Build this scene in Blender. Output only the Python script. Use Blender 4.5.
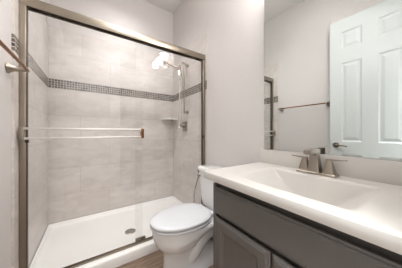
import bpy, bmesh, math, random
from mathutils import Vector, Matrix

for o in list(bpy.data.objects):
    bpy.data.objects.remove(o, do_unlink=True)
SC = bpy.context.scene
COL = SC.collection

# ------------------------------------------------------------------ camera
cd = bpy.data.cameras.new('camera')
cam = bpy.data.objects.new('camera', cd)
COL.objects.link(cam)
cd.sensor_fit = 'HORIZONTAL'
cd.sensor_width = 36.0
cd.lens = 163.55 / 402.0 * 36.0
cd.shift_y = -0.8 / 402.0
cd.clip_start = 0.01
cam.location = (0, 0, 1.109)
cam.rotation_euler = (math.pi / 2, 0, -0.5943)
SC.camera = cam

# ------------------------------------------------------------------ world, light, exposure
w = bpy.data.worlds.new('world')
SC.world = w
w.use_nodes = True
w.node_tree.nodes['Background'].inputs[0].default_value = (0.96, 0.98, 1.0, 1)
w.node_tree.nodes['Background'].inputs[1].default_value = 1.5
SC.view_settings.view_transform = 'Standard'
SC.view_settings.look = 'None'
SC.view_settings.gamma = 1.0
SC.view_settings.exposure = 0.38
SC.view_settings.use_curve_mapping = False


def area_lamp(name, loc, size, power, col, rot=(0, 0, 0), size_y=None):
    l = bpy.data.lights.new(name, 'AREA')
    l.energy = power
    l.color = col
    l.size = size
    if size_y:
        l.shape = 'RECTANGLE'
        l.size_y = size_y
    o = bpy.data.objects.new(name, l)
    o.location = loc
    o.rotation_euler = rot
    COL.objects.link(o)
    return o


rl = area_lamp('room_fill', (0.12, 1.22, 3.04), 0.4, 2.3, (0.985, 0.985, 0.99))  # added fill without a fixture, lifts the toilet and lower walls
rl.data.spread = math.radians(70)
sl = area_lamp('shower_fill', (0.36, 2.0, 3.04), 0.5, 5.8, (0.985, 0.985, 0.99))  # added fill, no fixture; brightens the pan and lower tile
sl.data.spread = math.radians(98)
el = area_lamp('entry_fill', (0.45, 0.30, 3.03), 0.4, 10.5, (0.99, 0.99, 1.0), rot=(math.radians(44), 0, 0))  # added fill aimed at the shower, too high to show in the glass
el.data.spread = math.radians(125)
hl = area_lamp('hall_fill', (0.1, -0.55, 3.5), 0.8, 44, (0.92, 0.97, 1.0), size_y=0.4)  # added unseen fill behind the viewer, sends light through the doorway
hl.data.spread = math.radians(80)

# ------------------------------------------------------------------ measured layout (metres)
L, R, D, B, CE = -0.392, 1.1215, 1.5627, 2.469, 3.065
EN = -0.07          # inner face of the entry wall
TILE_Y, TILE_Z = 1.49, 2.315
HC = 0.883          # worktop height
T = 0.003           # tile stands this proud of the plaster
WL = L - 0.012      # painted face of the left wall


def lin(r, g, b):
    f = lambda c: c / 12.92 if c <= 0.04045 else ((c + 0.055) / 1.055) ** 2.4
    return (f(r / 255), f(g / 255), f(b / 255), 1)


# ------------------------------------------------------------------ materials
class Mat:
    def __init__(s, name):
        s.m = bpy.data.materials.new(name)
        s.m.use_nodes = True
        s.t = s.m.node_tree
        s.b = s.t.nodes['Principled BSDF']

    def n(s, kind, **kw):
        x = s.t.nodes.new(kind)
        for k, v in kw.items():
            if k in x.inputs:
                x.inputs[k].default_value = v
            else:
                setattr(x, k, v)
        return x

    def link(s, a, b):
        s.t.links.new(a, b)

    def set(s, **kw):
        for k, v in kw.items():
            s.b.inputs[k.replace('_', ' ')].default_value = v
        return s


def plain(name, col, rough=0.5, metal=0.0, var=0.03, scale=8.0, bump=0.0, bscale=60.0, coat=0.0, spec=0.5):
    """principled surface with a faint procedural mottling and an optional fine bump"""
    m = Mat(name)
    m.set(Roughness=rough, Metallic=metal)
    m.b.inputs['Coat Weight'].default_value = coat
    m.b.inputs['Specular IOR Level'].default_value = spec
    tc = m.n('ShaderNodeTexCoord')
    nz = m.n('ShaderNodeTexNoise', Scale=scale, Detail=4.0)
    m.link(tc.outputs['Object'], nz.inputs['Vector'])
    mr = m.n('ShaderNodeMapRange')
    mr.inputs['From Min'].default_value = 0.3
    mr.inputs['From Max'].default_value = 0.7
    mr.inputs['To Min'].default_value = 1 - var
    mr.inputs['To Max'].default_value = 1 + var
    m.link(nz.outputs['Fac'], mr.inputs['Value'])
    mx = m.n('ShaderNodeVectorMath', operation='SCALE')
    mx.inputs[0].default_value = col[:3]
    m.link(mr.outputs['Result'], mx.inputs['Scale'])
    m.link(mx.outputs['Vector'], m.b.inputs['Base Color'])
    if bump:
        n2 = m.n('ShaderNodeTexNoise', Scale=bscale, Detail=3.0)
        m.link(tc.outputs['Object'], n2.inputs['Vector'])
        bp = m.n('ShaderNodeBump', Strength=bump, Distance=0.004)
        m.link(n2.outputs['Fac'], bp.inputs['Height'])
        m.link(bp.outputs['Normal'], m.b.inputs['Normal'])
    return m.m


def tile_mat(name, axis, c1, c2, mortar, bw, bh, ms, offset, rough, ox=0.0, oz=0.0, cloud=0.15):
    m = Mat(name)
    tc = m.n('ShaderNodeTexCoord')
    sp = m.n('ShaderNodeSeparateXYZ')
    m.link(tc.outputs['Object'], sp.inputs[0])
    cb = m.n('ShaderNodeCombineXYZ')
    m.link(sp.outputs[axis], cb.inputs[0])
    m.link(sp.outputs['Z'], cb.inputs[1])
    mp = m.n('ShaderNodeMapping')
    mp.inputs['Location'].default_value = (ox, oz, 0)
    m.link(cb.outputs[0], mp.inputs[0])
    br = m.n('ShaderNodeTexBrick')
    br.offset = offset
    br.inputs['Color1'].default_value = c1
    br.inputs['Color2'].default_value = c2
    br.inputs['Mortar'].default_value = mortar
    br.inputs['Scale'].default_value = 1.0
    br.inputs['Brick Width'].default_value = bw
    br.inputs['Row Height'].default_value = bh
    br.inputs['Mortar Size'].default_value = ms
    br.inputs['Mortar Smooth'].default_value = 0.1
    br.inputs['Bias'].default_value = 0.0
    m.link(mp.outputs[0], br.inputs['Vector'])
    # stone clouding, stretched along the tile
    st = m.n('ShaderNodeMapping')
    st.inputs['Scale'].default_value = (2.2, 5.5, 1)
    m.link(cb.outputs[0], st.inputs[0])
    nz = m.n('ShaderNodeTexNoise', Scale=2.0, Detail=8.0, Roughness=0.68, Distortion=0.8)
    m.link(st.outputs[0], nz.inputs['Vector'])
    mr = m.n('ShaderNodeMapRange')
    mr.inputs['From Min'].default_value = 0.3
    mr.inputs['From Max'].default_value = 0.7
    mr.inputs['To Min'].default_value = 1 - cloud
    mr.inputs['To Max'].default_value = 1 + cloud * 0.6
    m.link(nz.outputs['Fac'], mr.inputs['Value'])
    sc = m.n('ShaderNodeVectorMath', operation='SCALE')
    m.link(br.outputs['Color'], sc.inputs[0])
    m.link(mr.outputs['Result'], sc.inputs['Scale'])
    m.link(sc.outputs['Vector'], m.b.inputs['Base Color'])
    bp = m.n('ShaderNodeBump', Strength=0.35, Distance=0.002, invert=True)
    m.link(br.outputs['Fac'], bp.inputs['Height'])
    m.link(bp.outputs['Normal'], m.b.inputs['Normal'])
    m.set(Roughness=rough)
    return m.m


def wood_floor():
    m = Mat('floor_planks')
    tc = m.n('ShaderNodeTexCoord')
    mp = m.n('ShaderNodeMapping')
    m.link(tc.outputs['Object'], mp.inputs[0])
    br = m.n('ShaderNodeTexBrick')
    br.offset = 0.37
    br.inputs['Color1'].default_value = lin(158, 136, 116)
    br.inputs['Color2'].default_value = lin(112, 92, 76)
    br.inputs['Mortar'].default_value = lin(70, 60, 54)
    br.inputs['Scale'].default_value = 1.0
    br.inputs['Brick Width'].default_value = 0.9
    br.inputs['Row Height'].default_value = 0.15
    br.inputs['Mortar Size'].default_value = 0.002
    m.link(mp.outputs[0], br.inputs['Vector'])
    st = m.n('ShaderNodeMapping')
    st.inputs['Scale'].default_value = (3, 26, 1)
    m.link(tc.outputs['Object'], st.inputs[0])
    nz = m.n('ShaderNodeTexNoise', Scale=2.0, Detail=8.0, Roughness=0.65, Distortion=1.2)
    m.link(st.outputs[0], nz.inputs['Vector'])
    cr = m.n('ShaderNodeValToRGB')
    cr.color_ramp.elements[0].position = 0.35
    cr.color_ramp.elements[0].color = (0.55, 0.52, 0.5, 1)
    cr.color_ramp.elements[1].position = 0.68
    cr.color_ramp.elements[1].color = (1.5, 1.5, 1.52, 1)
    m.link(nz.outputs['Fac'], cr.inputs[0])
    mx = m.n('ShaderNodeMix', data_type='RGBA', blend_type='MULTIPLY')
    mx.inputs['Factor'].default_value = 1.0
    m.link(br.outputs['Color'], mx.inputs['A'])
    m.link(cr.outputs[0], mx.inputs['B'])
    m.link(mx.outputs['Result'], m.b.inputs['Base Color'])
    m.set(Roughness=0.35)
    return m.m


def brushed(name, col, rough, direction=(1, 1, 40)):
    m = Mat(name)
    tc = m.n('ShaderNodeTexCoord')
    mp = m.n('ShaderNodeMapping')
    mp.inputs['Scale'].default_value = direction
    m.link(tc.outputs['Object'], mp.inputs[0])
    nz = m.n('ShaderNodeTexNoise', Scale=30.0, Detail=3.0)
    m.link(mp.outputs[0], nz.inputs['Vector'])
    mr = m.n('ShaderNodeMapRange')
    mr.inputs['To Min'].default_value = rough * 0.8
    mr.inputs['To Max'].default_value = rough * 1.2
    m.link(nz.outputs['Fac'], mr.inputs['Value'])
    m.link(mr.outputs['Result'], m.b.inputs['Roughness'])
    m.set(Base_Color=col, Metallic=1.0)
    return m.m


def glass_mat():
    m = Mat('clear_glass')
    t = m.t
    t.nodes.remove(m.b)
    out = [x for x in t.nodes if x.type == 'OUTPUT_MATERIAL'][0]
    tr = m.n('ShaderNodeBsdfTransparent')
    tr.inputs[0].default_value = (0.988, 0.99, 0.988, 1)
    gl = m.n('ShaderNodeBsdfGlossy')
    gl.inputs['Roughness'].default_value = 0.0
    fr = m.n('ShaderNodeFresnel')
    ge = m.n('ShaderNodeNewGeometry')
    io = m.n('ShaderNodeMapRange')
    io.inputs['To Min'].default_value = 1.5
    io.inputs['To Max'].default_value = 1 / 1.5
    m.link(ge.outputs['Backfacing'], io.inputs['Value'])
    m.link(io.outputs['Result'], fr.inputs['IOR'])
    mx = m.n('ShaderNodeMixShader')
    m.link(fr.outputs[0], mx.inputs[0])
    m.link(tr.outputs[0], mx.inputs[1])
    m.link(gl.outputs[0], mx.inputs[2])
    m.link(mx.outputs[0], out.inputs[0])
    return m.m


def emit_mat(name, col, strength):
    m = Mat(name)
    m.set(Base_Color=col, Roughness=0.4)
    m.b.inputs['Emission Color'].default_value = col
    m.b.inputs['Emission Strength'].default_value = strength
    return m.m


WALL = plain('painted_wall', lin(213, 208, 205), 0.75, var=0.012, scale=3, bump=0.42, bscale=60)
CEIL = plain('painted_ceiling', lin(224, 222, 219), 0.85, var=0.012, scale=3, bump=0.4, bscale=60)
TC1, TC2, TM = lin(218, 211, 206), lin(208, 201, 196), lin(200, 193, 187)
TILE_X = tile_mat('stone_tile_back', 'X', TC1, TC2, TM, 0.61, 0.305, 0.0035, 0.5, 0.32, ox=0.1, oz=-0.095)
TILE_XU = tile_mat('stone_tile_back_upper', 'X', TC1, TC2, TM, 0.61, 0.305, 0.0035, 0.5, 0.32, ox=0.084 + 0.61, oz=0.105)
TILE_YU = tile_mat('stone_tile_side_upper', 'Y', TC1, TC2, TM, 0.61, 0.305, 0.0035, 0.5, 0.32, ox=0.2, oz=0.105)
TILE_YM = tile_mat('stone_tile_side', 'Y', TC1, TC2, TM, 0.61, 0.305, 0.0035, 0.5, 0.32, ox=0.2, oz=-0.095)
MC1, MC2, MM = lin(124, 113, 106), lin(50, 43, 39), lin(196, 189, 182)
MOS_X = tile_mat('mosaic_back', 'X', MC1, MC2, MM, 0.026, 0.026, 0.0027, 0.0, 0.25, oz=-1.621, cloud=0.25)
MOS_Y = tile_mat('mosaic_side', 'Y', MC1, MC2, MM, 0.026, 0.026, 0.0027, 0.0, 0.25, oz=-1.621, cloud=0.25)
FLOOR = wood_floor()
DOORP = plain('door_paint', lin(214, 219, 217), 0.4, var=0.006)
TRIMP = plain('trim_paint', lin(232, 232, 229), 0.4, var=0.006)
MARBLE = plain('cultured_marble', lin(207, 202, 196), 0.30, var=0.012, scale=5)
PORC = plain('porcelain', lin(232, 231, 230), 0.1, var=0.004, coat=0.5)
SEATM = plain('seat_plastic', lin(218, 219, 222), 0.25, var=0.004)
ACRYL = plain('acrylic_base', lin(246, 244, 241), 0.3, var=0.006)
CABM = plain('cabinet_paint', lin(91, 86, 82), 0.34, var=0.03, scale=12)
GAPM = plain('cabinet_inside', lin(40, 36, 34), 0.7, var=0.02)
NICKEL = brushed('brushed_nickel', lin(160, 150, 138), 0.30, (1, 1, 2))
FRAMEM = brushed('satin_nickel_frame', lin(154, 144, 130), 0.35, (4, 4, 0.4))
CHROME = brushed('polished_chrome', lin(205, 202, 198), 0.12, (1, 1, 1))
SATIN = brushed('satin_light_metal', lin(236, 233, 229), 0.38, (0.5, 2, 2))
BRONZE = brushed('warm_metal_bar', lin(140, 96, 60), 0.22, (2, 0.3, 2))
DARKM = plain('dark_rubber', lin(38, 34, 32), 0.6)
DARKBROWN = plain('dark_channel', lin(66, 52, 40), 0.6)
GLASS = glass_mat()
MIRROR = Mat('mirror_silver').set(Base_Color=(0.79, 0.82, 0.81, 1), Metallic=1.0, Roughness=0.0).m
LAMP = emit_mat('lit_lamp_glass', (1.0, 0.985, 0.985, 1), 34.0)


# ------------------------------------------------------------------ mesh helpers
def merge(bm, src):
    me = bpy.data.meshes.new('tmp')
    src.to_mesh(me)
    src.free()
    bm.from_mesh(me)
    bpy.data.meshes.remove(me)


def box(bm, x0, x1, y0, y1, z0, z1, bev=0.0, seg=2, rot=None):
    b = bmesh.new()
    bmesh.ops.create_cube(b, size=1.0)
    for v in b.verts:
        v.co = Vector(((x0 + x1) / 2 + v.co.x * (x1 - x0), (y0 + y1) / 2 + v.co.y * (y1 - y0), (z0 + z1) / 2 + v.co.z * (z1 - z0)))
    if bev:
        bmesh.ops.bevel(b, geom=b.edges[:], offset=bev, segments=seg, affect='EDGES', profile=0.5)
    if rot is not None:
        c = Vector(((x0 + x1) / 2, (y0 + y1) / 2, (z0 + z1) / 2))
        bmesh.ops.rotate(b, cent=c, matrix=rot, verts=b.verts)
    merge(bm, b)
    return bm


def loft(bm, rings, cap0=True, cap1=True, closed=False):
    b = bmesh.new()
    vs = [[b.verts.new(p) for p in r] for r in rings]
    n = len(rings[0])
    pairs = list(zip(vs[:-1], vs[1:])) + ([(vs[-1], vs[0])] if closed else [])
    for a, c in pairs:
        for i in range(n):
            b.faces.new((a[i], a[(i + 1) % n], c[(i + 1) % n], c[i]))
    if not closed:
        if cap0:
            b.faces.new(list(reversed(vs[0])))
        if cap1:
            b.faces.new(vs[-1])
    bmesh.ops.recalc_face_normals(b, faces=b.faces)
    merge(bm, b)
    return bm


def spline(pts, sub=6):
    pts = [Vector(p) for p in pts]
    if len(pts) < 3:
        return pts
    P = [pts[0] * 2 - pts[1]] + pts + [pts[-1] * 2 - pts[-2]]
    out = []
    for i in range(1, len(P) - 2):
        a, b, c, d = P[i - 1], P[i], P[i + 1], P[i + 2]
        for k in range(sub):
            t = k / sub
            out.append(0.5 * ((2 * b) + (c - a) * t + (2 * a - 5 * b + 4 * c - d) * t * t + (3 * b - a - 3 * c + d) * t ** 3))
    out.append(pts[-1])
    return out


def tube(bm, pts, r, n=12, smooth=False):
    pts = spline(pts) if smooth else [Vector(p) for p in pts]
    rad = r if isinstance(r, (list, tuple)) else None
    rings = []
    up = None
    for i, p in enumerate(pts):
        t = (pts[min(i + 1, len(pts) - 1)] - pts[max(i - 1, 0)]).normalized()
        if up is None:
            up = t.orthogonal().normalized()
        up = (up - t * up.dot(t)).normalized()
        s = t.cross(up)
        if rad:
            q = i / (len(pts) - 1) * (len(rad) - 1)
            k = min(int(q), len(rad) - 2)
            rr = rad[k] + (rad[k + 1] - rad[k]) * (q - k)
        else:
            rr = r
        rings.append([p + (up * math.cos(2 * math.pi * j / n) + s * math.sin(2 * math.pi * j / n)) * rr for j in range(n)])
    return loft(bm, rings)


def lathe(bm, c, axis, prof, n=24):
    """prof: list of (distance along axis, radius)"""
    axis = Vector(axis).normalized()
    u = axis.orthogonal().normalized()
    v = axis.cross(u)
    c = Vector(c)
    rings = [[c + axis * d + (u * math.cos(2 * math.pi * j / n) + v * math.sin(2 * math.pi * j / n)) * max(r, 1e-4) for j in range(n)] for d, r in prof]
    return loft(bm, rings)


def thing(name, label, cat, loc, group=None):
    o = bpy.data.objects.new(name, None)
    o.empty_display_size = 0.05
    COL.objects.link(o)
    o.location = loc
    o['label'] = label
    o['category'] = cat
    if group:
        o['group'] = group
    return o


def world_loc(o):
    p = Vector((0, 0, 0))
    while o:
        p += Vector(o.location)
        o = o.parent
    return p


def obj(name, bm, mat, parent=None, origin=None, smooth=True, angle=35):
    off = world_loc(parent) if parent else Vector(origin or (0, 0, 0))
    bmesh.ops.translate(bm, vec=-off, verts=bm.verts)
    bmesh.ops.recalc_face_normals(bm, faces=bm.faces)
    me = bpy.data.meshes.new(name)
    bm.to_mesh(me)
    bm.free()
    if smooth:
        me.shade_smooth()
        me.set_sharp_from_angle(angle=math.radians(angle))
    me.materials.append(mat)
    o = bpy.data.objects.new(name, me)
    COL.objects.link(o)
    if parent:
        o.parent = parent
    else:
        o.location = off
    return o


def tag(o, label, cat, group=None):
    o['label'] = label
    o['category'] = cat
    if group:
        o['group'] = group
    return o


def struct(name, bm, mat, **kw):
    o = obj(name, bm, mat, **kw)
    o['kind'] = 'structure'
    return o


def NB():
    return bmesh.new()


# ------------------------------------------------------------------ room shell
W = 0.12
fl = struct('floor', box(NB(), WL - W, R + W, EN - W, B + W, -0.08, 0.0), FLOOR, smooth=False)
tag(fl, 'grey brown wood-look plank floor around the toilet', 'floor')
ce = struct('ceiling', box(NB(), WL - W, R + W, EN - W, B + W, CE, CE + 0.08), CEIL, smooth=False)
tag(ce, 'pale grey textured ceiling above shower and mirror', 'ceiling')
wl = struct('wall_left', box(NB(), WL - W, WL, EN - W, B + W, 0, CE), WALL, smooth=False)
tag(wl, 'pale wall carrying the towel bar, left of the shower door', 'wall')
wr = struct('wall_right', box(NB(), R, R + W, EN - W, B + W, 0, CE), WALL, smooth=False)
tag(wr, 'pale textured wall behind toilet tank and mirror', 'wall')
wb = struct('wall_back', box(NB(), WL, R, B, B + W, 0, CE), WALL, smooth=False)
tag(wb, 'far wall of the shower, stone tile with mosaic band', 'wall')
DX0, DX1, DTOP = -0.365, 0.45, 2.52       # doorway the camera stands in
bm = NB()
box(bm, WL, DX0, EN - W, EN, 0, CE)
box(bm, DX1, R, EN - W, EN, 0, CE)
box(bm, DX0, DX1, EN - W, EN, DTOP, CE)
we = struct('wall_entry', bm, WALL, smooth=False)
tag(we, 'wall with the doorway behind the viewer', 'wall')

hw = struct('wall_hall_bounce', box(NB(), -1.1, 1.4, -1.45, -1.35, 0, 3.3), WALL, smooth=False)  # unseen wall added to bounce fill and keep the bright world off the glass
tag(hw, 'pale unseen hallway wall, added to bounce light, facing the open doorway behind the viewer', 'wall')
fl2 = struct('floor_hall', box(NB(), -1.1, 1.4, -1.35, EN - W, -0.08, 0.0), FLOOR, smooth=False)
tag(fl2, 'plank floor of the hallway behind the viewer', 'floor')

# tile cladding and mosaic band belong to their walls
Z0, B0, B1 = 0.05, 1.621, 1.725


def clad(wall, name_t, mat_t, mat_u, mat_m, fn):
    bm = NB()
    fn(bm, Z0, B0 - 0.001)
    obj(name_t, bm, mat_t, wall, smooth=False)
    bm = NB()
    fn(bm, B1 + 0.001, TILE_Z)
    obj(name_t, bm, mat_u, wall, smooth=False)
    bm = NB()
    fn(bm, B0, B1)
    obj('mosaic_band', bm, mat_m, wall, smooth=False)


clad(wb, 'stone_tile', TILE_X, TILE_XU, MOS_X, lambda bm, a, c: box(bm, L, R - T, B - T, B + 0.001, a, c))
clad(wl, 'stone_tile', TILE_YM, TILE_YU, MOS_Y, lambda bm, a, c: box(bm, WL - 0.001, L, TILE_Y, B + 0.0005, a, c))
clad(wr, 'stone_tile', TILE_YM, TILE_YU, MOS_Y, lambda bm, a, c: box(bm, R - T, R + 0.001, 1.535, B + 0.0005, a, c))

# baseboards
bs = struct('baseboard_right', box(NB(), R - 0.014, R, 0.77, TILE_Y - 0.005, 0, 0.10, 0.004), TRIMP)
tag(bs, 'white baseboard on the right wall behind the toilet', 'baseboard')
bs = struct('baseboard_left', box(NB(), WL, WL + 0.014, EN, TILE_Y - 0.005, 0, 0.10, 0.004), TRIMP)
tag(bs, 'white baseboard on the left wall under the towel bar', 'baseboard')


# ------------------------------------------------------------------ open six panel door, seen in the mirror
def make_door():
    xf, th = -0.318, 0.035                # face towards the mirror
    y0, y1, z0, z1 = DOOR_Y0, DOOR_Y1, 0.012, 2.478
    bm = NB()
    d = 0.009
    box(bm, xf - th + d, xf - d, y0, y1, z0, z1)
    st, mu = 0.112, 0.125
    pw = (y1 - y0 - 2 * st - mu) / 2
    cols = [(y0 + st, y0 + st + pw), (y1 - st - pw, y1 - st)]
    rows = [(0.22, 0.86), (1.008, 1.955), (2.125, 2.33)]
    for side in (0, 1):
        xa, xb = (xf - d, xf) if side == 0 else (xf - th, xf - th + d)
        for a, c in ((y0, y0 + st), (y0 + st + pw, y1 - st - pw), (y1 - st, y1)):
            box(bm, xa, xb, a, c, z0, z1)
        zz = [z0] + [q for r in rows for q in r] + [z1]
        for k in range(0, len(zz), 2):
            for a, c in cols:
                box(bm, xa, xb, a, c, zz[k], zz[k + 1])
        # raised fields with sloping borders, plus a small moulding slope round each opening
        s = 1 if side == 0 else -1
        base = xf - d if side == 0 else xf - th + d
        for a, c in cols:
            for e, f in rows:
                m0, m1 = 0.022, 0.046
                r0 = [(base, a + m0, e + m0), (base, c - m0, e + m0), (base, c - m0, f - m0), (base, a + m0, f - m0)]
                r1 = [(base + s * 0.007, a + m1, e + m1), (base + s * 0.007, c - m1, e + m1), (base + s * 0.007, c - m1, f - m1), (base + s * 0.007, a + m1, f - m1)]
                loft(bm, [r0, r1], cap0=False)
                q0 = [(base + s * d, a, e), (base + s * d, c, e), (base + s * d, c, f), (base + s * d, a, f)]
                k = 0.012
                q1 = [(base, a + k, e + k), (base, c - k, e + k), (base, c - k, f - k), (base, a + k, f - k)]
                loft(bm, [q0, q1], cap0=False, cap1=False)
    dr = struct('door_1', bm, DOORP, origin=(xf, y0, 0), smooth=False)
    tag(dr, 'white six-panel door standing open, seen in the mirror', 'door')
    # lever handle on the mirror side
    bm = NB()
    yl, zl = y1 - 0.062, 0.965
    lathe(bm, (xf, yl, zl), (1, 0, 0), [(0, 0.032), (0.008, 0.032), (0.012, 0.027), (0.014, 0.012), (0.045, 0.012), (0.05, 0.010)])
    tube(bm, [(xf + 0.048, yl, zl), (xf + 0.052, yl - 0.03, zl), (xf + 0.05, yl - 0.075, zl - 0.006), (xf + 0.046, yl - 0.115, zl - 0.012)], [0.011, 0.010, 0.008, 0.006], smooth=True)
    obj('door_handle', bm, DARKBRASS, dr)
    for z in (0.25, 1.2, 2.2):
        bm = NB()
        tube(bm, [(xf + 0.004, y0 - 0.004, z - 0.045), (xf + 0.004, y0 - 0.004, z + 0.045)], 0.007)
        obj('hinge', bm, NICKEL, dr)


DARKBRASS = brushed('dark_door_hardware', lin(120, 108, 98), 0.25, (1, 1, 1))
DOOR_Y0, DOOR_Y1 = 0.05, 0.762
make_door()

# ------------------------------------------------------------------ shower base
pan = thing('shower_pan', 'white acrylic shower base with low curb below the glass doors', 'shower base', (0.365, 1.99, 0))
bm = NB()
x0, x1, y0, y1 = L + 0.002, R - 0.002, 1.512, B - 0.002
ix0, ix1, iy0, iy1 = x0 + 0.016, x1 - 0.016, 1.645, y1 - 0.016
zr, zf = 0.088, 0.045


def rr(ax, bx, ay, by, z, rad, n=6):
    out = []
    for (cx, cy, a0) in ((bx - rad, by - rad, 0), (ax + rad, by - rad, 90), (ax + rad, ay + rad, 180), (bx - rad, ay + rad, 270)):
        for k in range(n + 1):
            a = math.radians(a0 + 90 * k / n)
            out.append((cx + rad * math.cos(a), cy + rad * math.sin(a), z))
    return out


DRX, DRY = 0.36, 1.91
rings = [rr(x0, x1, y0, y1, 0.0, 0.004), rr(x0, x1, y0, y1, zr - 0.014, 0.004), rr(x0 + 0.004, x1 - 0.004, y0 + 0.004, y1 - 0.002, zr - 0.004, 0.006),
         rr(x0 + 0.008, x1 - 0.008, y0 + 0.014, y1 - 0.004, zr, 0.008),
         rr(ix0 - 0.012, ix1 + 0.012, iy0 - 0.012, iy1 + 0.012, zr, 0.014), rr(ix0 - 0.004, ix1 + 0.004, iy0 - 0.004, iy1 + 0.004, zr - 0.004, 0.02),
         rr(ix0, ix1, iy0, iy1, zr - 0.012, 0.025), rr(ix0 + 0.006, ix1 - 0.006, iy0 + 0.012, iy1 - 0.006, zf + 0.014, 0.03),
         rr(ix0 + 0.02, ix1 - 0.02, iy0 + 0.03, iy1 - 0.02, zf + 0.004, 0.035), rr(ix0 + 0.05, ix1 - 0.05, iy0 + 0.06, iy1 - 0.05, zf, 0.045)]
rd = rr(DRX - 0.07, DRX + 0.07, DRY - 0.07, DRY + 0.07, zf - 0.008, 0.0699)
rings.append(rd)
loft(bm, rings)
obj('tray', bm, ACRYL, pan, angle=50)
bm = NB()
lathe(bm, (DRX, DRY, zf - 0.009), (0, 0, 1), [(0, 0.055), (0.004, 0.055), (0.006, 0.051), (0.006, 0.044), (0.004, 0.043), (0.004, 0.001)], 32)
dn = obj('drain', bm, CHROME, pan)
bm = NB()
for rad, k in ((0.034, 10), (0.021, 6), (0.0, 1)):
    for j in range(k):
        a = 2 * math.pi * j / k
        cx, cy = DRX + rad * math.cos(a), DRY + rad * math.sin(a)
        lathe(bm, (cx, cy, zf - 0.006), (0, 0, 1), [(0, 0.0045), (0.0016, 0.0045)], 10)
obj('drain_hole', bm, DARKM, dn)

# ------------------------------------------------------------------ shower door frame
ZB, ZT = 1.966, 2.028
FY0, FY1 = D, D + 0.062
fr = thing('shower_door_frame', 'satin nickel frame of the sliding shower door between the tiled walls', 'shower door frame', (0.365, D + 0.03, zr))
bm = NB()
box(bm, L, R - T, FY0, FY0 + 0.006, ZB, ZT, 0.002)
box(bm, L, R - T, FY1 - 0.006, FY1, ZB, ZT, 0.002)
box(bm, L, R - T, FY0 + 0.002, FY1 - 0.002, ZT - 0.008, ZT, 0.003)
box(bm, L, R - T, FY0 + 0.028, FY0 + 0.032, ZB + 0.01, ZT - 0.006)
hr = obj('header_rail', bm, FRAMEM, fr)
bm = NB()
box(bm, L + 0.03, R - T - 0.03, FY0 + 0.0065, FY0 + 0.0125, ZB - 0.003, ZB + 0.012, 0.001)
obj('header_strip', bm, DARKBROWN, hr)  # dark brown strip along the lower edge of the header
bm = NB()
zt0 = zr + 0.0005
for ya, yb, zz in ((FY0, FY0 + 0.007, 0.014), (FY0 + 0.007, FY0 + 0.027, 0.006), (FY0 + 0.027, FY0 + 0.034, 0.012), (FY0 + 0.034, FY0 + 0.046, 0.006)):
    box(bm, L, R - T, ya, yb, zt0, zt0 + zz, 0.001)
obj('bottom_track', bm, FRAMEM, fr)
for s in (0, 1):
    xa, xb = (L, L + 0.035) if s == 0 else (R - T - 0.034, R - T)
    bm = NB()
    box(bm, xa, xb, FY0 + 0.001, FY0 + 0.040, zt0 + 0.006, ZB + 0.004, 0.003)
    xs = xb if s == 0 else xa
    g = 0.006 if s == 0 else -0.006
    jb = obj('side_jamb', bm, FRAMEM, fr)
    bm = NB()
    box(bm, min(xs, xs + g * 0.4), max(xs, xs + g * 0.4), FY0 + 0.004, FY0 + 0.036, zt0 + 0.03, ZB + 0.002, 0.001)
    obj('jamb_strip', bm, DARKBROWN, jb)  # dark brown strip on the inner edge of the jamb
    bm = NB()
    box(bm, min(xs - g, xs + 2 * g), max(xs - g, xs + 2 * g), FY0 - 0.004, FY0 + 0.010, 1.045 if s == 0 else 1.05, 1.062 if s == 0 else 1.085, 0.002)
    obj('bumper', bm, DARKM, jb)
bm = NB()
box(bm, 0.35, 0.44, FY0 + 0.047, FY0 + 0.068, zt0, zt0 + 0.026, 0.003)
box(bm, 0.35, 0.44, FY0 + 0.034, FY0 + 0.05, zt0 + 0.004, zt0 + 0.009, 0.001)
gd = obj('door_guide', bm, FRAMEM, fr)


# ------------------------------------------------------------------ sliding glass panels
def glass_panel(xa, xb, y, label, bar):
    th = 0.006
    t = thing('shower_door_panel', label, 'shower door', ((xa + xb) / 2, y, zt0 + 0.02), 'sliding glass shower doors')
    obj('glass_pane', box(NB(), xa, xb, y - th / 2, y + th / 2, zt0 + 0.016, ZB + 0.012), GLASS, t, smooth=False)
    bm = NB()
    for x in (xa + 0.1, xb - 0.1):
        box(bm, x - 0.02, x + 0.02, y - 0.007, y + 0.007, ZB + 0.002, ZB + 0.03, 0.002)
    obj('hanger_clip', bm, NICKEL, t)
    if bar:
        b0, b1 = -0.372, 0.392
        yb = y - 0.050
        bm = NB()
        for z in (1.074, 1.140):
            box(bm, b0 + 0.01, b1 - 0.01, yb - 0.008, yb + 0.008, z - 0.0075, z + 0.0075, 0.004)
        bk = obj('towel_rail', bm, SATIN, t)
        for x in (b0, b1):
            bm = NB()
            xi, xo = x - 0.012, x + 0.012
            box(bm, xi, xo, yb - 0.011, yb + 0.011, 1.064, 1.150, 0.004)
            box(bm, xi + 0.004, xo - 0.004, yb, y - th / 2 if x > 0 else y - th / 2, 1.095, 1.119, 0.003)
            obj('rail_bracket', bm, NICKEL if x < 0 else BRONZE, t)  # right bracket in bronze: a copper reflection put into its colour
    return t


glass_panel(L + 0.038, 0.405, D + 0.0205, 'clear glass left shower door panel carrying the long towel rail', True)
glass_panel(0.345, R - T - 0.038, D + 0.040, 'clear glass right shower door panel in front of the shower valve', False)

# ------------------------------------------------------------------ corner shelf
bm = NB()
zs, rs = 1.333, 0.20
cx, cy = R - T, B - T
outl = [(cx, cy)] + [(cx - rs * math.cos(a), cy - rs * math.sin(a)) for a in [math.radians(90 * k / 12) for k in range(13)]]
loft(bm, [[(x, y, zs - 0.016) for x, y in outl], [(x, y, zs) for x, y in outl]])
tag(obj('corner_shelf', bm, PORC, origin=(cx, cy, zs)), 'white quarter-round shelf in the tiled corner of the shower', 'shelf')

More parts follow.
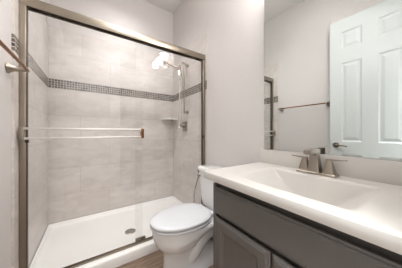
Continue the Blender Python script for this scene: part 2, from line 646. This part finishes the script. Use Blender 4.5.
# ------------------------------------------------------------------ shower fixtures on the right wall
XW = R - T
YV = 2.06
sv = thing('shower_valve', 'nickel shower valve with lever on tiled right shower wall', 'shower valve', (XW, YV, 1.205))
bm = NB()
box(bm, XW - 0.010, XW, YV - 0.062, YV + 0.062, 1.135, 1.275, 0.004)
obj('trim_plate', bm, NICKEL, sv)
bm = NB()
lathe(bm, (XW - 0.009, YV, 1.215), (-1, 0, 0), [(0, 0.030), (0.03, 0.027), (0.034, 0.022), (0.056, 0.022), (0.06, 0.018)])
hd = obj('handle', bm, NICKEL, sv)
bm = NB()
box(bm, XW - 0.066, XW - 0.052, YV - 0.012, YV + 0.105, 1.198, 1.214, 0.004)
obj('lever', bm, NICKEL, hd)

sh = thing('hand_shower', 'nickel hand shower with slide bar and hose beside the corner shelf', 'shower head', (XW, 1.96, 1.50))
bm = NB()
YB, XB = 1.985, XW - 0.055
tube(bm, [(XB, YB, 1.38), (XB, YB, 2.06)], 0.010)
for z in (1.40, 2.045):
    tube(bm, [(XW, YB, z), (XB, YB, z)], 0.009)
    lathe(bm, (XW, YB, z), (-1, 0, 0), [(0, 0.024), (0.006, 0.024), (0.012, 0.014)])
obj('slide_bar', bm, NICKEL, sh)
bm = NB()
tube(bm, [(XW, 2.02, 2.06), (XW - 0.03, 2.02, 2.088), (XW - 0.07, 2.03, 2.085), (XW - 0.095, 2.04, 2.045), (XW - 0.10, 2.045, 2.01)], 0.010, smooth=True)
box(bm, XW - 0.125, XW - 0.082, 2.028, 2.064, 1.985, 2.03, 0.006)
obj('shower_arm', bm, NICKEL, sh)
bm = NB()
P0, P1 = Vector((XW - 0.105, 2.05, 2.01)), Vector((XW - 0.20, 2.235, 2.115))
tube(bm, [P0, P0.lerp(P1, 0.5), P1], [0.011, 0.012, 0.014])
hdn = obj('hand_grip', bm, NICKEL, sh)
bm = NB()
ax = Vector((-0.55, 0.25, -0.8)).normalized()
lathe(bm, P1 - ax * 0.012, ax, [(0, 0.018), (0.012, 0.036), (0.03, 0.044), (0.036, 0.042)])
obj('spray_head', bm, NICKEL, hdn)
bm = NB()
tube(bm, [(XW - 0.105, 2.05, 1.99), (XW - 0.095, 2.04, 1.85), (XW - 0.085, 2.06, 1.6), (XW - 0.075, 2.11, 1.35), (XW - 0.07, 2.13, 1.235), (XW - 0.065, 2.115, 1.195),
          (XW - 0.06, 2.09, 1.22), (XW - 0.06, 2.06, 1.35), (XW - 0.06, 2.04, 1.6), (XW - 0.06, 2.03, 1.85), (XW - 0.09, 2.035, 1.985)], 0.0065, n=8, smooth=True)
obj('hose', bm, CHROME, sh)

# ------------------------------------------------------------------ toilet
TY = 1.205
to = thing('toilet', 'white two-piece toilet with closed lid between vanity and shower', 'toilet', (0.75, TY, 0))


def egg(z, xf, xb, hw, n=56, sq=2.5):
    """outline pointed towards -x, squarer at the back"""
    xm = xf + (xb - xf) * 0.55
    out = []
    for k in range(n):
        a = 2 * math.pi * k / n
        c, s = math.cos(a), math.sin(a)
        if c < 0:
            e = 2.1
            x = xm - (xm - xf) * abs(c) ** (2 / e)
        else:
            e = sq
            x = xm + (xb - xm) * abs(c) ** (2 / e)
        y = TY + hw * math.copysign(abs(s) ** (2 / e), s)
        out.append((x, y, z))
    return out


bm = NB()
loft(bm, [egg(0.0, 0.455, 1.02, 0.120, sq=4), egg(0.015, 0.455, 1.02, 0.120, sq=4), egg(0.03, 0.463, 1.01, 0.108, sq=4), egg(0.11, 0.470, 0.96, 0.094, sq=4),
          egg(0.17, 0.468, 0.86, 0.094, sq=3.5), egg(0.205, 0.455, 0.76, 0.108, sq=3), egg(0.235, 0.430, 0.74, 0.135, sq=2.8), egg(0.27, 0.404, 0.76, 0.158, sq=2.8), egg(0.315, 0.388, 0.83, 0.175, sq=2.8), egg(0.35, 0.385, 0.95, 0.180, sq=3),
          egg(0.372, 0.384, 0.955, 0.182, sq=3), egg(0.381, 0.387, 0.952, 0.179, sq=3), egg(0.3855, 0.392, 0.945, 0.173, sq=3), egg(0.3875, 0.402, 0.94, 0.166, sq=3)])
obj('bowl', bm, PORC, to, angle=60)
bm = NB()
for s in (-1, 1):
    yy = TY + s * 0.075
    tube(bm, [(0.665, TY + s * 0.05, 0.07), (0.695, yy, 0.15), (0.75, yy + s * 0.008, 0.235), (0.83, yy + s * 0.01, 0.285), (0.92, yy + s * 0.008, 0.27), (0.975, yy, 0.18), (0.985, yy, 0.06)],
         [0.035, 0.052, 0.058, 0.06, 0.06, 0.056, 0.05], n=18, smooth=True)
obj('trapway', bm, PORC, to, angle=80)
bm = NB()
loft(bm, [egg(0.384, 0.42, 0.86, 0.150), egg(0.3900, 0.41, 0.865, 0.158), egg(0.3905, 0.381, 0.87, 0.178), egg(0.393, 0.372, 0.87, 0.187), egg(0.397, 0.368, 0.872, 0.190), egg(0.404, 0.368, 0.872, 0.190), egg(0.408, 0.372, 0.87, 0.186), egg(0.4105, 0.381, 0.868, 0.177), egg(0.411, 0.41, 0.86, 0.158)])
obj('seat', bm, SEATM, to, angle=60)
bm = NB()
loft(bm, [egg(0.4112, 0.42, 0.855, 0.150), egg(0.4138, 0.41, 0.858, 0.158), egg(0.4142, 0.381, 0.868, 0.177), egg(0.417, 0.371, 0.868, 0.187), egg(0.421, 0.367, 0.872, 0.191), egg(0.432, 0.367, 0.872, 0.191), egg(0.438, 0.372, 0.868, 0.187), egg(0.443, 0.40, 0.85, 0.168), egg(0.447, 0.50, 0.80, 0.10)])
obj('lid', bm, SEATM, to, angle=60)
for s in (-1, 1):
    bm = NB()
    tube(bm, [(0.878, TY + s * 0.105, 0.413), (0.878, TY + s * 0.045, 0.413)], 0.014, n=14)
    box(bm, 0.862, 0.90, TY + s * 0.075 - 0.02, TY + s * 0.075 + 0.02, 0.382, 0.414, 0.004)
    obj('hinge', bm, SEATM, to)


def rrz(z, xa, xb, hy, rad):
    return rr(xa, xb, TY - hy, TY + hy, z, rad)


bm = NB()
TXB = R - 0.022
loft(bm, [rrz(0.385, 0.955, TXB - 0.01, 0.165, 0.04), rrz(0.395, 0.940, TXB - 0.005, 0.182, 0.045), rrz(0.45, 0.930, TXB, 0.190, 0.04), rrz(0.60, 0.921, TXB, 0.199, 0.035), rrz(0.737, 0.914, TXB, 0.205, 0.032)])
obj('tank', bm, PORC, to, angle=50)
bm = NB()
loft(bm, [rrz(0.738, 0.908, TXB + 0.002, 0.210, 0.035), rrz(0.742, 0.901, TXB + 0.004, 0.216, 0.038), rrz(0.763, 0.901, TXB + 0.004, 0.216, 0.038),
          rrz(0.772, 0.907, TXB + 0.001, 0.211, 0.036), rrz(0.776, 0.925, TXB - 0.015, 0.195, 0.03)])
obj('tank_lid', bm, PORC, to, angle=60)
bm = NB()
yl = TY + 0.165
lathe(bm, (0.917, yl, 0.688), (-1, 0, 0), [(-0.004, 0.017), (0.006, 0.017), (0.01, 0.013), (0.018, 0.011)])
tube(bm, [(0.902, yl, 0.688), (0.896, yl + 0.02, 0.687), (0.894, yl + 0.055, 0.683), (0.894, yl + 0.085, 0.68)], [0.008, 0.008, 0.007, 0.009], smooth=True)
obj('flush_lever', bm, CHROME, to)

# supply hose on the far side of the toilet, rising to the tank from a stop valve on the wall
hs = thing('supply_hose', 'slim braided hose hanging on the far side of the toilet tank', 'hose', (0.97, TY + 0.24, 0.2))
bm = NB()
tube(bm, [(0.945, TY + 0.225, 0.70), (0.93, TY + 0.232, 0.63), (0.90, TY + 0.24, 0.52), (0.89, TY + 0.245, 0.40), (0.92, TY + 0.245, 0.28), (1.0, TY + 0.24, 0.20), (R - 0.05, TY + 0.235, 0.19)], 0.0065, n=10, smooth=True)
obj('braided_hose', bm, CHROME, hs)
bm = NB()
tube(bm, [(0.945, TY + 0.225, 0.68), (0.945, TY + 0.225, 0.715)], 0.012)
box(bm, 0.925, 0.962, TY + 0.205, TY + 0.24, 0.712, 0.728, 0.004)
obj('clip', bm, NICKEL, hs)
bm = NB()
lathe(bm, (R, TY + 0.235, 0.19), (-1, 0, 0), [(0, 0.03), (0.004, 0.03), (0.01, 0.012), (0.03, 0.012), (0.032, 0.017), (0.056, 0.017)])
tube(bm, [(R - 0.045, TY + 0.235, 0.19), (R - 0.045, TY + 0.19, 0.19)], [0.012, 0.018])
obj('stop_valve', bm, CHROME, hs)

# ------------------------------------------------------------------ vanity cabinet
CY0, CY1, CXF = -0.004, 0.774, 0.612
va = thing('vanity_cabinet', 'dark grey vanity cabinet with panel doors under the white worktop', 'cabinet', (0.86, 0.385, 0))
bm = NB()
zt = HC - 0.0405
box(bm, CXF + 0.02, R - 0.003, CY1 - 0.018, CY1, 0.0, zt, 0.001)         # sides
box(bm, CXF + 0.02, R - 0.003, CY0, CY0 + 0.018, 0.0, zt, 0.001)
box(bm, R - 0.012, R - 0.003, CY0 + 0.033, CY1 - 0.018, 0.09, zt)         # back
box(bm, CXF + 0.02, R - 0.012, CY0 + 0.018, CY1 - 0.018, 0.09, 0.108)      # bottom
box(bm, CXF + 0.06, CXF + 0.075, CY0 + 0.018, CY1 - 0.018, 0.0, 0.09)      # toe kick
for a, c in ((CY0, CY0 + 0.028), (CY1 - 0.028, CY1)):                     # face frame
    box(bm, CXF, CXF + 0.02, a, c, 0.09, 0.812, 0.001)
    box(bm, CXF + 0.022, CXF + 0.038, a, c, 0.09, zt)
box(bm, CXF + 0.022, CXF + 0.038, 0.365, 0.405, 0.126, 0.614)
for a, c in ((0.09, 0.125), (0.615, 0.66)):
    box(bm, CXF + 0.022, CXF + 0.038, CY0 + 0.035, CY1 - 0.035, a, c)
box(bm, CXF + 0.022, CXF + 0.038, CY0 + 0.035, CY1 - 0.035, 0.78, zt)
obj('body', bm, CABM, va)


def front(name, y0, y1, z0, z1, recessed):
    th = 0.019
    xb = CXF - 0.0008
    xf = xb - th
    bm = NB()
    lay = [(xb, 0.0), (xf + 0.009, 0.0), (xf + 0.0065, 0.004), (xf + 0.0065, 0.0075), (xf + 0.003, 0.010), (xf + 0.003, 0.0135), (xf, 0.017)]
    if recessed:
        lay += [(xf, 0.050), (xf + 0.005, 0.054), (xf + 0.005, 0.060), (xf + 0.011, 0.070), (xf + 0.0115, 0.073)]
    rings = [[(x, y0 + m, z0 + m), (x, y1 - m, z0 + m), (x, y1 - m, z1 - m), (x, y0 + m, z1 - m)] for x, m in lay]
    loft(bm, rings)
    return obj(name, bm, CABM, va, smooth=False)


front('drawer_front', CY0 + 0.018, CY1 - 0.033, 0.650, 0.800, False)
front('door', 0.391, CY1 - 0.033, 0.105, 0.629, True)
front('door', CY0 + 0.033, 0.381, 0.105, 0.629, True)

# ------------------------------------------------------------------ worktop with moulded basin
WX0, WX1, WY0, WY1 = 0.5615, R - 0.002, EN + 0.003, 0.807
vt = thing('worktop', 'white cultured marble worktop with moulded basin on the grey cabinet', 'worktop', (0.84, 0.385, HC - 0.040))
BX0, BX1, BYC, BYH, BDEP = 0.635, 0.985, 0.385, 0.240, 0.125


def sst(t):
    t = max(0.0, min(1.0, t))
    return t * t * (3 - 2 * t)


def smin(a, b, k=0.12):
    h = max(0.0, min(1.0, 0.5 + 0.5 * (b - a) / k))
    return b * (1 - h) + a * h - k * h * (1 - h)


def top_z(x, y):
    db = (BX1 - x) / 0.034
    df = (x - BX0) / 0.27
    ds = (BYH - abs(y - BYC)) / 0.145
    q = smin(smin(df, ds, 0.10), 1.0, 0.10)
    q = smin(q, db, 0.06)
    q = 0.0 if q <= -0.06 else (q if q > 0.06 else (q + 0.06) ** 2 / 0.24)     # eased rim
    return HC - BDEP * max(0.0, min(1.0, q))


bm = NB()
NX, NY = 160, 240
e = 0.003
xs = [WX0 + e + (WX1 - WX0 - e) * i / NX for i in range(NX + 1)]
ys = [WY0 + (WY1 - e - WY0) * j / NY for j in range(NY + 1)]
V = [[bm.verts.new((x, y, top_z(x, y))) for y in ys] for x in xs]
for i in range(NX):
    for j in range(NY):
        bm.faces.new((V[i][j], V[i + 1][j], V[i + 1][j + 1], V[i][j + 1]))
# rounded edge and skirt down to the underside
loop = [V[i][0] for i in range(NX, -1, -1)] + [V[0][j] for j in range(1, NY + 1)] + [V[i][NY] for i in range(1, NX + 1)]


def offs(v, out, z):
    x, y = v.co.x, v.co.y
    if x < WX0 + e + 1e-6:
        x = WX0 + e - out
    if y > WY1 - e - 1e-6:
        y = WY1 - e + out
    return (x, y, z)


prev = loop
for out, z in ((0.0018, HC - 0.0006), (0.003, HC - 0.003), (0.003, HC - 0.039), (0.002, HC - 0.040), (-0.05, HC - 0.040)):
    cur = [bm.verts.new(offs(v, out, z)) for v in loop]
    for k in range(len(loop) - 1):
        bm.faces.new((prev[k], prev[k + 1], cur[k + 1], cur[k]))
    prev = cur
obj('basin_top', bm, MARBLE, vt, angle=70)
bm = NB()
box(bm, R - 0.022, R - 0.002, WY0, WY1 - 0.003, HC - 0.001, 0.987, 0.004)
obj('backsplash', bm, MARBLE, vt)
bm = NB()
lathe(bm, (0.86, BYC, HC - BDEP - 0.001), (0, 0, 1), [(0, 0.024), (0.003, 0.024), (0.005, 0.020), (0.005, 0.012), (0.009, 0.011), (0.010, 0.001)])
obj('drain', bm, NICKEL, vt)

# ------------------------------------------------------------------ faucet
FXC, FYC = 1.048, 0.397
fa = thing('faucet', 'brushed nickel faucet with two lever handles behind the basin', 'faucet', (FXC, FYC, HC))


def frust(bm, cx, cy, lay):
    rings = []
    for z, hx, hy, dx in lay:
        r = min(hx, hy) * 0.25
        rings.append(rr(cx + dx - hx, cx + dx + hx, cy - hy, cy + hy, z, r, 3))
    return loft(bm, rings)


bm = NB()
frust(bm, FXC, FYC, [(HC - 0.001, 0.029, 0.096, 0), (HC + 0.008, 0.029, 0.096, 0), (HC + 0.013, 0.025, 0.092, 0)])
obj('base_plate', bm, NICKEL, fa)
bm = NB()
YS = FYC + 0.008
frust(bm, FXC, YS, [(HC + 0.012, 0.026, 0.031, 0), (HC + 0.03, 0.024, 0.028, 0.0), (HC + 0.08, 0.0195, 0.0225, 0), (HC + 0.120, 0.018, 0.020, 0), (HC + 0.126, 0.016, 0.018, 0)])
hw = 0.0195


def sec(x, za, zb, h):
    return [(x, YS - h, za), (x, YS + h, za), (x, YS + h, zb - 0.003), (x, YS + h - 0.004, zb), (x, YS - h + 0.004, zb), (x, YS - h, zb - 0.003)]


loft(bm, [sec(FXC + 0.02, HC + 0.113, HC + 0.140, hw), sec(FXC - 0.02, HC + 0.112, HC + 0.141, hw), sec(FXC - 0.06, HC + 0.114, HC + 0.139, hw - 0.001), sec(FXC - 0.095, HC + 0.113, HC + 0.134, hw - 0.002)])
sp_ = obj('spout', bm, NICKEL, fa, angle=30)
bm = NB()
lathe(bm, (FXC - 0.082, YS, HC + 0.116), (0, 0, -1), [(0, 0.011), (0.008, 0.011), (0.009, 0.008)], 16)
obj('aerator', bm, CHROME, sp_)
for s in (1, -1):
    yy = FYC + s * 0.060
    bm = NB()
    frust(bm, FXC, yy, [(HC + 0.012, 0.026, 0.028, 0), (HC + 0.022, 0.024, 0.025, 0), (HC + 0.06, 0.015, 0.016, 0), (HC + 0.074, 0.012, 0.013, 0), (HC + 0.082, 0.007, 0.008, 0)])
    h = obj('handle', bm, NICKEL, fa, angle=30)
    bm = NB()
    ya, yb = yy - s * 0.014, yy + s * 0.072
    loft(bm, [[(FXC - 0.010, ya, HC + 0.078), (FXC + 0.010, ya, HC + 0.078), (FXC + 0.010, ya, HC + 0.089), (FXC - 0.010, ya, HC + 0.089)],
              [(FXC - 0.008, yb, HC + 0.087), (FXC + 0.008, yb, HC + 0.087), (FXC + 0.008, yb, HC + 0.092), (FXC - 0.008, yb, HC + 0.092)]])
    obj('lever', bm, NICKEL, h, smooth=False)

# ------------------------------------------------------------------ mirror
MTILT = math.radians(0.8)
bm = NB()
my0, my1, mz0, mz1 = EN + 0.004, 0.764, 0.9885, 2.14
box(bm, R - 0.018, R - 0.012, my0, my1, mz0, mz1, 0.0008, 1)
mi = obj('mirror', bm, MIRROR, origin=(R - 0.015, (my0 + my1) / 2, mz0), smooth=False)
mi.rotation_euler.z = MTILT
tag(mi, 'large frameless wall mirror standing on the backsplash above the basin', 'mirror')

# ------------------------------------------------------------------ towel bar on the left wall
tb = thing('towel_bar', 'warm metal towel bar on flared nickel posts on the left wall', 'towel bar', (WL, 1.08, 1.50))
PX = L + 0.072
Y0, Y1 = 0.80, 1.425
bm = NB()
tube(bm, [(PX, Y0 - 0.016, 1.497), (PX, Y1 + 0.016, 1.497)], 0.0085, n=16)
obj('bar', bm, BRONZE, tb)
for y in (Y0, Y1):
    bm = NB()
    lathe(bm, (WL, y, 1.493), (1, 0, 0), [(0, 0.031), (0.006, 0.031), (0.011, 0.027), (0.028, 0.018), (0.05, 0.0125), (0.07, 0.011), (0.088, 0.0125), (0.094, 0.009)])
    obj('post', bm, NICKEL, tb)

# ------------------------------------------------------------------ vanity light over the mirror (its glow shows in the shower glass)
vl = thing('vanity_light', 'bar of lit frosted lamps above the mirror, glowing in the shower glass', 'wall light', (R, 0.42, 2.27))
bm = NB()
VY = 0.42
box(bm, R - 0.022, R, VY - 0.26, VY + 0.26, 2.235, 2.305, 0.004)
obj('back_plate', bm, NICKEL, vl)
for k in (-1, 0, 1):
    y = VY + k * 0.205
    bm = NB()
    tube(bm, [(R - 0.02, y, 2.27), (R - 0.10, y, 2.27), (R - 0.115, y, 2.285), (R - 0.115, y, 2.30)], 0.008)
    lathe(bm, (R - 0.115, y, 2.29), (0, 0, 1), [(0, 0.03), (0.012, 0.03), (0.014, 0.02)])
    obj('arm', bm, NICKEL, vl)
    bm = NB()
    lathe(bm, (R - 0.115, y, 2.30), (0, 0, 1), [(0, 0.028), (0.02, 0.044), (0.06, 0.055), (0.11, 0.062), (0.115, 0.060)])
    obj('lamp_shade', bm, LAMP, vl)

# ------------------------------------------------------------------ ceiling vent, seen at the top of the mirror
cv = thing('ceiling_vent', 'small white ceiling vent near the left wall, seen in the mirror', 'vent', (-0.20, 1.02, CE))
bm = NB()
vx0, vx1, vy0, vy1 = -0.33, -0.07, 0.90, 1.14
for a in ((vx0, vx1, vy0, vy0 + 0.025), (vx0, vx1, vy1 - 0.025, vy1), (vx0, vx0 + 0.025, vy0 + 0.025, vy1 - 0.025), (vx1 - 0.025, vx1, vy0 + 0.025, vy1 - 0.025)):
    box(bm, *a, CE - 0.014, CE, 0.003)
obj('frame', bm, TRIMP, cv)
for k in range(8):
    bm = NB()
    y = vy0 + 0.04 + k * 0.0228
    box(bm, vx0 + 0.025, vx1 - 0.025, y - 0.008, y + 0.008, CE - 0.010, CE - 0.007, rot=Matrix.Rotation(math.radians(25), 3, 'X'))
    obj('slat', bm, TRIMP, cv, smooth=False)
